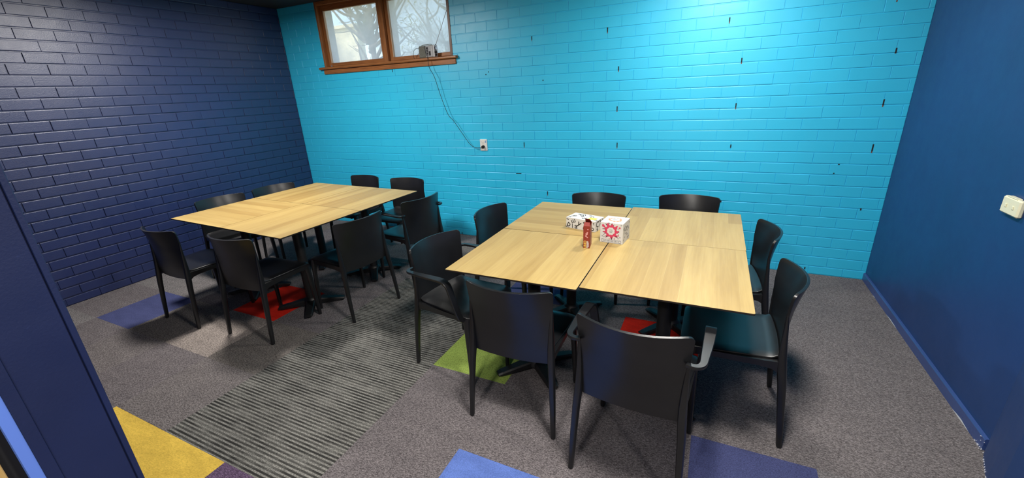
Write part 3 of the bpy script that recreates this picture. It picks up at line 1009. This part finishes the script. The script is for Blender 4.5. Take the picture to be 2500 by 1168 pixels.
def burst(r0, r1, n):
    pts = []
    for i in range(n * 2):
        a = 2 * PI * i / (n * 2)
        r_ = (r1 * r9.uniform(0.86, 1.08)) if i % 2 == 0 else (r0 * r9.uniform(0.92, 1.1))
        pts.append((r_ * math.cos(a), r_ * math.sin(a)))
    return fan(pts)


def scallop(r_, n, d):
    return fan([(r_ * (1 + d * abs(math.sin(n * PI * i / 64))) * math.cos(2 * PI * i / 64), r_ * (1 + d * abs(math.sin(n * PI * i / 64))) * math.sin(2 * PI * i / 64)) for i in range(64)])


mb = MB(); put(mb, burst(.036, .053, 17), F['front'], -0.002, 0.012, lift=0.0003); mb.build('emblem_outline', DREDI, cb)  # printed dark red outline behind the burst
mb = MB(); put(mb, burst(.034, .050, 10), F['front'], -0.002, 0.012, 0.13, lift=0.0005)
put(mb, burst(.006, .010, 5), F['front'], -0.048, 0.040, lift=0.0005); put(mb, burst(.004, .008, 5), F['front'], 0.047, 0.036, lift=0.0005)
mb.build('red_burst', REDI, cb)
mb = MB()
put(mb, scallop(.0205, 8, .14), F['front'], -0.003, 0.012, lift=0.0008)
for k in range(9):
    a = 2 * PI * k / 9 + 0.3
    put(mb, scallop(.0055, 5, .2), F['front'], -0.003 + .040 * math.cos(a), 0.012 + .040 * math.sin(a), lift=0.0008)
mb.build('white_rosette', CARDW, cb)
mb = MB()
for (u, v, wd_) in ((-.003, .019, .018), (-.003, .012, .022), (-.003, .005, .016)):
    put(mb, shape([(-wd_ / 2, -.0012), (wd_ / 2, -.0012), (wd_ / 2, .0012), (-wd_ / 2, .0012)]), F['front'], u, v, lift=0.0010)
put(mb, annulus(.0062, .0082), F['front'], -0.051, -0.048); put(mb, annulus(.0062, .0082), F['front'], 0.050, -0.048)
for k in range(12):
    u = -0.038 + k * 0.0068
    put(mb, annulus(.0020 + .0006 * (k % 3), .0034 + .0006 * (k % 2), 8, 1.3), F['front'], u, -0.048 + .001 * (k % 2))
put(mb, shape([(-.058, -.0012), (.058, -.0012), (.058, .0), (-.058, .0)]), F['front'], 0, -0.0385)
put(mb, shape([(-.058, -.0012), (.058, -.0012), (.058, .0), (-.058, .0)]), F['front'], 0, -0.0565)
for (u, v) in ((-.053, -.022), (-.042, -.026), (.050, -.020), (.040, -.027), (.055, .052)):
    put(mb, burst(.002, .006, 4), F['front'], u, v)
for fc in ('right', 'left', 'back'):
    for k in range(26):
        put(mb, burst(.003, .009, 5), F[fc], r9.uniform(-.055, .055), r9.uniform(-.05, .05), r9.uniform(0, 6))
mb.build('grey_print', INKG, cb)
mb = MB(); put(mb, burst(.033, .046, 13), F['top'], 0, 0.0, 0, 1.0, 0.86, 0.0003); mb.build('orange_burst', ORI, cb)
mb = MB(); put(mb, scallop(.027, 9, .12), F['top'], 0, 0.0, 0, 1.0, 0.86, 0.0006); mb.build('top_rosette', CARDW, cb)
mb = MB()
for (u, v, wd_) in ((0, .008, .030), (0, .0, .036), (0, -.008, .024)):
    put(mb, shape([(-wd_ / 2, -.0010), (wd_ / 2, -.0010), (wd_ / 2, .0010), (-wd_ / 2, .0010)]), F['top'], u, v, lift=0.0009)
mb.build('top_print', INKG, cb)

# tall maroon card-game carton, its lid torn open
uw, ud_, uh = 0.036, 0.072, 0.128
yaw_u = math.atan2(0.004, 0.034)
ux = Vector((math.cos(yaw_u), math.sin(yaw_u), 0)); uy = Vector((-math.sin(yaw_u), math.cos(yaw_u), 0))
ctr = Vector((4.338, -1.850, ZT)) + ux * uw / 2 + uy * ud_ / 2
ub = empty('card_game_carton', ctr, yaw_u)
tag(ub, 'small upright maroon card carton with torn open lid and gold lettering', 'box')
b = MB()
t_ = 0.0008
hx, hy = uw / 2, ud_ / 2
b.box(-hx, hx, -hy, -hy + t_, 0, uh).box(-hx, hx, hy - t_, hy, 0, uh + 0.004).box(-hx, -hx + t_, -hy, hy, 0, uh).box(hx - t_, hx, -hy, hy, 0, uh).box(-hx, hx, -hy, hy, 0, t_)
b.build('carton', MAROON, ub)
MB().box(-hx + t_, hx - t_, -hy + t_, hy - t_, 0.10, 0.102).build('card_stack', MAROOND, ub)
b = MB()
b.add([(-hx, -hy, uh), (hx, -hy, uh), (hx - 0.004, -hy + 0.020, uh + 0.016), (-hx + 0.003, -hy + 0.020, uh + 0.018), (-hx, -hy, uh + t_), (hx, -hy, uh + t_), (hx - 0.004, -hy + 0.019, uh + 0.017), (-hx + 0.003, -hy + 0.019, uh + 0.019)],
      [(0, 1, 2, 3), (7, 6, 5, 4), (0, 4, 5, 1), (1, 5, 6, 2), (2, 6, 7, 3), (3, 7, 4, 0)])
b.build('torn_flap', MAROON, ub)
b = MB()
b.add([(-hx, hy, uh + .004), (hx, hy, uh + .004), (hx - 0.006, hy - 0.034, uh + 0.030), (-hx + 0.004, hy - 0.040, uh + 0.034), (-hx, hy + t_, uh + .004), (hx, hy + t_, uh + .004), (hx - 0.006, hy - 0.034, uh + 0.031), (-hx + 0.004, hy - 0.040, uh + 0.035)],
      [(0, 1, 2, 3), (7, 6, 5, 4), (0, 4, 5, 1), (1, 5, 6, 2), (2, 6, 7, 3), (3, 7, 4, 0)])
b.build('lid_flap', MAROON, ub)
F = faces_of(uw, ud_, uh)
mb = MB(); put(mb, text_mesh('UNO', .020), F['front'], -0.0075, -0.042, PI / 2, 1.0, 1.0); mb.build('gold_lettering', UNOY, ub)
mb = MB()
for (u, v, a, c) in ((.004, -.040, .036, .0045), (.0095, -.044, .026, .002), (.012, -.040, .036, .0012)):
    put(mb, shape([(-c / 2, -a / 2), (c / 2, -a / 2), (c / 2, a / 2), (-c / 2, a / 2)]), F['front'], u, v)
put(mb, annulus(.002, .004, 10), F['front'], .004, -.058)
for k in range(9):
    put(mb, shape([(-.0016, -.001), (.0016, -.001), (.0016, .001), (-.0016, .001)]), F['right'], -.018 + .006 * (k % 3), -.03 + .02 * (k // 3))
mb.build('white_print', CARDW, ub)
mb = MB()
for (u, v, r_) in ((.0, .020, .006), (.004, .028, .004), (-.003, .008, .005), (.004, .0, .004), (.007, .046, .004)):
    put(mb, annulus(r_ * .45, r_, 9, .8), F['front'], u, v)
mb.build('pink_print', PINKI, ub)

# ------------------------------------------------------------------ radio on the sill, its cord and the socket
rw, rd, rh = 0.215, 0.062, 0.118
rad = empty('portable_radio', (2.128, 0.008, ZS + 0.0015), R(-6))
tag(rad, 'old grey portable radio with raised aerial standing on the window sill', 'radio')
MB().cbox(-rw / 2, rw / 2 - 0.030, -rd / 2, rd / 2, 0.0, rh, 0.008).build('case', GREYP, rad)
MB().cbox(-rw / 2 + 0.006, -0.012, -rd / 2 - 0.003, -rd / 2 + 0.004, 0.008, rh - 0.008, 0.003).build('speaker_grille', GRILL, rad)
b = MB()
b.sweep([[(-0.06 + r_ * math.cos(2 * PI * i / 28), -rd / 2 - 0.0045, 0.057 + r_ * math.sin(2 * PI * i / 28)) for i in range(28)] for r_ in (0.040, 0.043)], cap=False, smooth=False)
b.build('speaker_ring', GREYP, rad)
tp = MB().cbox(-0.008, rw / 2 - 0.030, -rd / 2 - 0.003, -rd / 2 + 0.004, 0.006, rh - 0.006, 0.002).build('tuner_panel', SILVER, rad)
MB().cbox(0.004, 0.028, -rd / 2 - 0.005, -rd / 2 - 0.002, 0.022, rh - 0.018, 0.001).build('dial_window', DARKP, tp)
MB().cbox(0.036, 0.060, -rd / 2 - 0.005, -rd / 2 - 0.002, 0.018, 0.060, 0.001).build('scale_plate', DARKP, tp)
for z in (0.030, 0.046, 0.062, 0.078):
    MB().box(0.006, 0.026, -rd / 2 - 0.0056, -rd / 2 - 0.0049, z, z + 0.003).build('dial_mark', SILVER, tp)
MB().cbox(rw / 2 - 0.030, rw / 2 - 0.004, -rd / 2, rd / 2, 0.002, rh - 0.001, 0.004).build('side_panel', SILVER, rad)
for z, r_ in ((0.086, 0.017), (0.050, 0.015), (0.022, 0.010)):
    kb = MB()
    kb.sweep([[(rw / 2 + x, -0.006 + rr * math.cos(2 * PI * i / 16), z + rr * math.sin(2 * PI * i / 16)) for i in range(16)] for x, rr in ((-0.006, r_), (0.006, r_), (0.009, r_ * .8))], smooth=False)
    kb.build('knob', DARKP if z != 0.086 else CHROME, rad)
MB().tube([(-0.085, 0, rh - 0.004), (-0.085, 0, rh + 0.006), (-0.07, 0, rh + 0.010), (0.04, 0, rh + 0.010), (0.055, 0, rh + 0.006), (0.055, 0, rh - 0.004)], 0.0035, 8).build('handle', GREYP, rad)
ae = MB().tube([(0.088, 0.018, rh - 0.01), (0.105, 0.02, rh + 0.02), (0.292, 0.026, 0.455)], [0.0034, 0.0030, 0.0022], 6).build('aerial', SILVER, rad)
MB().tube([(0.088, 0.018, rh - 0.012), (0.094, 0.019, rh + 0.006)], 0.006, 8).build('aerial_pivot', DARKP, ae)
for pts in ([(-0.100, 0.0, 0.085), (-0.125, -0.005, 0.098), (-0.160, -0.012, 0.100), (-0.190, -0.018, 0.075), (-0.197, -0.02, 0.035), (-0.188, -0.02, 0.004)],
            [(-0.100, -0.01, 0.045), (-0.122, -0.012, 0.050), (-0.143, -0.016, 0.035), (-0.150, -0.018, 0.012)]):
    MB().tube(smooth_path(pts), 0.0022, 6).build('loose_wire', BLKCORD, rad)


cord = [(2.118, -0.032, 2.062), (2.128, -0.040, 2.000), (2.146, -0.046, 1.955), (2.158, -0.056, 1.925), (2.166, -0.060, 1.850), (2.214, -0.056, 1.758), (2.246, -0.052, 1.643), (2.282, -0.050, 1.518), (2.338, -0.047, 1.369), (2.397, -0.044, 1.305),
        (2.486, -0.038, 1.176), (2.566, -0.032, 1.064), (2.623, -0.028, 1.025), (2.683, -0.027, 1.020), (2.706, -0.027, 1.026)]
po = MB().tube(smooth_path(cord), 0.0027, 8).build('power_cord', BLKCORD)
bpy.context.view_layer.update()
po.parent = rad; po.matrix_parent_inverse = rad.matrix_world.inverted()
po['label'] = 'thin black power cord hanging to the socket'
pg = MB()
pg.sweep([[(2.722 + r_ * math.cos(2 * PI * i / 14), y, 1.032 + 0.9 * r_ * math.sin(2 * PI * i / 14)) for i in range(14)] for y, r_ in ((-0.0126, 0.017), (-0.030, 0.017), (-0.044, 0.011), (-0.047, 0.006))], smooth=False)
pg.build('plug', RUBBER_GAP, po)
so = empty('power_socket', (2.722, 0.0, 1.050))
tag(so, 'white two-gang power socket on the turquoise wall with a black plug', 'socket')
MB().cbox(-0.041, 0.041, -0.012, 0.004, -0.060, 0.060, 0.003).build('face_plate', WHITEP, so)
b = MB()
for (x, z, rr) in ((-0.012, 0.022, 28), (0.006, 0.022, -28), (-0.003, 0.008, 0)):
    c, s_ = math.cos(R(rr)), math.sin(R(rr))
    b.add([(x + c * a - s_ * h, -0.0124, z + s_ * a + c * h) for a, h in ((-0.0014, -0.005), (0.0014, -0.005), (0.0014, 0.005), (-0.0014, 0.005))], [(0, 1, 2, 3)])
b.build('pin_slots', HOLE, so)
MB().cbox(-0.026, -0.014, -0.0145, -0.010, 0.036, 0.048, 0.001).build('switch_rocker', WHITEP, so)
MB().cbox(0.006, 0.018, -0.0145, -0.010, 0.036, 0.048, 0.001).build('switch_rocker', WHITEP, so)
MB().box(0.022, 0.034, -0.0127, -0.0119, 0.024, 0.046).build('sticker', STICK, so)

ls = empty('light_switch', (W, -1.474, 1.0105))
tag(ls, 'cream light switch block on the navy right wall', 'switch')
MB().cbox(-0.022, 0.0, -0.064, 0.064, -0.0375, 0.0375, 0.006).build('housing', CREAM, ls)
for y in (-0.026, 0.026):
    MB().cbox(-0.0255, -0.0215, y - 0.006, y + 0.006, -0.008, 0.008, 0.0015).build('rocker', CREAM, ls)
MB().cbox(-0.021, -0.002, -0.030, 0.040, 0.0365, 0.0405, 0.001).build('cable_entry', CREAM, ls)

# ------------------------------------------------------------------ ceiling lamps (above the frame), then added hall fill lamps
GLOW = NM('lamp_diffuser_glow')
em = GLOW.n('ShaderNodeEmission'); em.inputs['Color'].default_value = (1.0, 0.96, 0.90, 1); em.inputs['Strength'].default_value = 6.0
GLOW.l(em.outputs[0], GLOW.out.inputs['Surface']); GLOW = GLOW.m
LAMPB = plain('lamp_base_white', srgb(225, 225, 222), 0.4)


def lamp(x, y, watts, label, size=0.34):
    o = empty('ceiling_light', (x, y, ZC))
    tag(o, label, 'ceiling light', 'round ceiling lights')
    MB().lathe([(size / 2, 0.0), (size / 2, -0.022), (size / 2 - 0.012, -0.026)], 28).build('base_ring', LAMPB, o)
    MB().lathe([(size / 2 - 0.013, -0.024), (size / 2 - 0.03, -0.055), (size / 4, -0.078), (0.01, -0.086)], 28).build('diffuser', GLOW, o)
    ld = bpy.data.lights.new('lamp', 'AREA'); ld.shape = 'DISK'; ld.size = size; ld.energy = watts; ld.color = (1.0, 0.955, 0.89)
    lo = bpy.data.objects.new('lamp_light', ld); COL.objects.link(lo); lo.parent = o; lo.location = (0, 0, -0.095)
    return o


lamp(1.50, -1.85, LAMP_W * 1.46, 'round white ceiling light above the left table block')
lamp(4.85, -0.92, LAMP_W * 0.66, 'round white ceiling light above the far end of the right block')
lamp(4.85, -2.80, LAMP_W * 1.2, 'round white ceiling light above the near end of the right block')
lamp(4.3, -5.2, HALL_FILL_W, 'added round ceiling light, unseen soft fill from the hall behind the camera')  # added out of view to give soft fill from behind the camera
lamp(7.2, -5.2, HALL_FILL_W, 'added round ceiling light, unseen fill further right in the hall')  # further unseen lamp added for the same fill

# ------------------------------------------------------------------ outside the window
GRASS = plain('outside_ground', srgb(120, 124, 92), 0.95, nscale=4, namp=0.3)
g = MB().box(-40, 30, 0.5, 60, -0.5, 0.2).build('ground_outside', GRASS)
tag(g, 'pale garden ground outside the window', kind='structure')
CREAMW = plain('cream_render', srgb(240, 228, 190), 0.9, nscale=2)
fw = MB().box(-16.0, -6.3, 8.0, 8.3, 0.2, 3.8).box(-16.0, -6.2, 7.9, 8.4, 3.8, 3.9).build('garden_wall', CREAMW)
tag(fw, 'sunlit cream garden wall outside, seen through the left pane', 'wall')
BARK = plain('grey_bark', srgb(112, 104, 96), 0.9, nscale=14, namp=0.3)
LEAFM = NM('leaf_green')
oi = LEAFM.n('ShaderNodeObjectInfo')
LEAFM.set(LEAFM.ramp(LEAFM.noise(LEAFM.coord('Object'), 1.5, 2), [(0.35, srgb(110, 132, 84)), (0.62, srgb(214, 206, 92))]), 0.7)
LEAFM.p.inputs['Transmission Weight'].default_value = 0.0
LEAFM = LEAFM.m
TRR = random.Random(11)


def tree(name, x, y, h, lab, spread, nbr, leaves, lean=0.0, rad=0.07, blob=0.25):
    t = empty(name, (x, y, 0.2))
    tag(t, lab, 'tree', 'trees outside the window')
    trunk = [(0, 0, 0), (0.05 + lean * .2, 0, h * 0.2), (lean * .5, 0.05, h * 0.4), (lean, 0, h * 0.72)]
    MB().tube(smooth_path(trunk, 4), [rad - rad * 0.05 * i for i in range(13)], 8).build('trunk', BARK, t)
    tips = []
    for k in range(nbr):
        a = TRR.uniform(0, 2 * PI); z0 = h * TRR.uniform(0.35, 0.70); ln = spread * TRR.uniform(0.5, 1.1)
        p0 = Vector((lean * z0 / h, 0, z0)); e = p0 + Vector((math.cos(a) * ln, math.sin(a) * ln * .5, ln * TRR.uniform(0.3, 1.2)))
        m_ = (p0 + e) / 2 + Vector((TRR.uniform(-.15, .15), 0, -0.12 * ln))
        pts = smooth_path([p0, m_, e], 5)
        br_ = MB().tube(pts, [rad * 0.4 * (1 - i / len(pts)) + 0.006 for i in range(len(pts))], 6)
        for q in range(3):
            o_ = pts[TRR.randrange(3, len(pts) - 1)]
            d = Vector((TRR.uniform(-1, 1), TRR.uniform(-.4, .4), TRR.uniform(-.1, 1))).normalized() * ln * TRR.uniform(.2, .5)
            br_.tube([o_, o_ + d * .5 + Vector((0, 0, -.02)), o_ + d], [0.010, 0.007, 0.004], 5)
            tips.append(o_ + d)
        br_.build('branch', BARK, t)
        tips.append(pts[-1])
    if leaves:
        lf = MB()
        core = [TRR.choice(tips) for _ in range(9)]
        for k in range(leaves):
            c = TRR.choice(core) + Vector((TRR.gauss(0, blob), TRR.gauss(0, blob), TRR.gauss(0, blob * .8)))
            a, e_ = TRR.uniform(0, 6.28), TRR.uniform(-.8, .8); s_ = TRR.uniform(.03, .065)
            d = Vector((math.cos(a) * math.cos(e_), math.sin(a) * math.cos(e_), math.sin(e_))); n = d.cross(Vector((0.3, 0.2, 1))).normalized()
            up = n.cross(d)
            lf.add([c - d * s_, c + n * s_ * .35 + up * .01, c + d * s_, c - n * s_ * .35 + up * .01], [(0, 1, 2), (0, 2, 3)])
        o = lf.build('foliage', LEAFM, t); o['kind'] = 'stuff'
    return t


tree('bare_tree', -1.40, 2.9, 4.4, 'bare grey tree with forking twigs outside the left pane', 1.2, 26, 140, 0.3, 0.09)
tree('leafy_tree', -1.75, 5.9, 4.6, 'yellow green leafy tree outside the right pane', 1.2, 18, 900, -0.2, 0.07)
tree('leafy_tree', -5.6, 12.5, 6.5, 'distant leafy tree beyond the cream garden wall', 2.2, 16, 1200, 0.2, 0.14, 0.5)
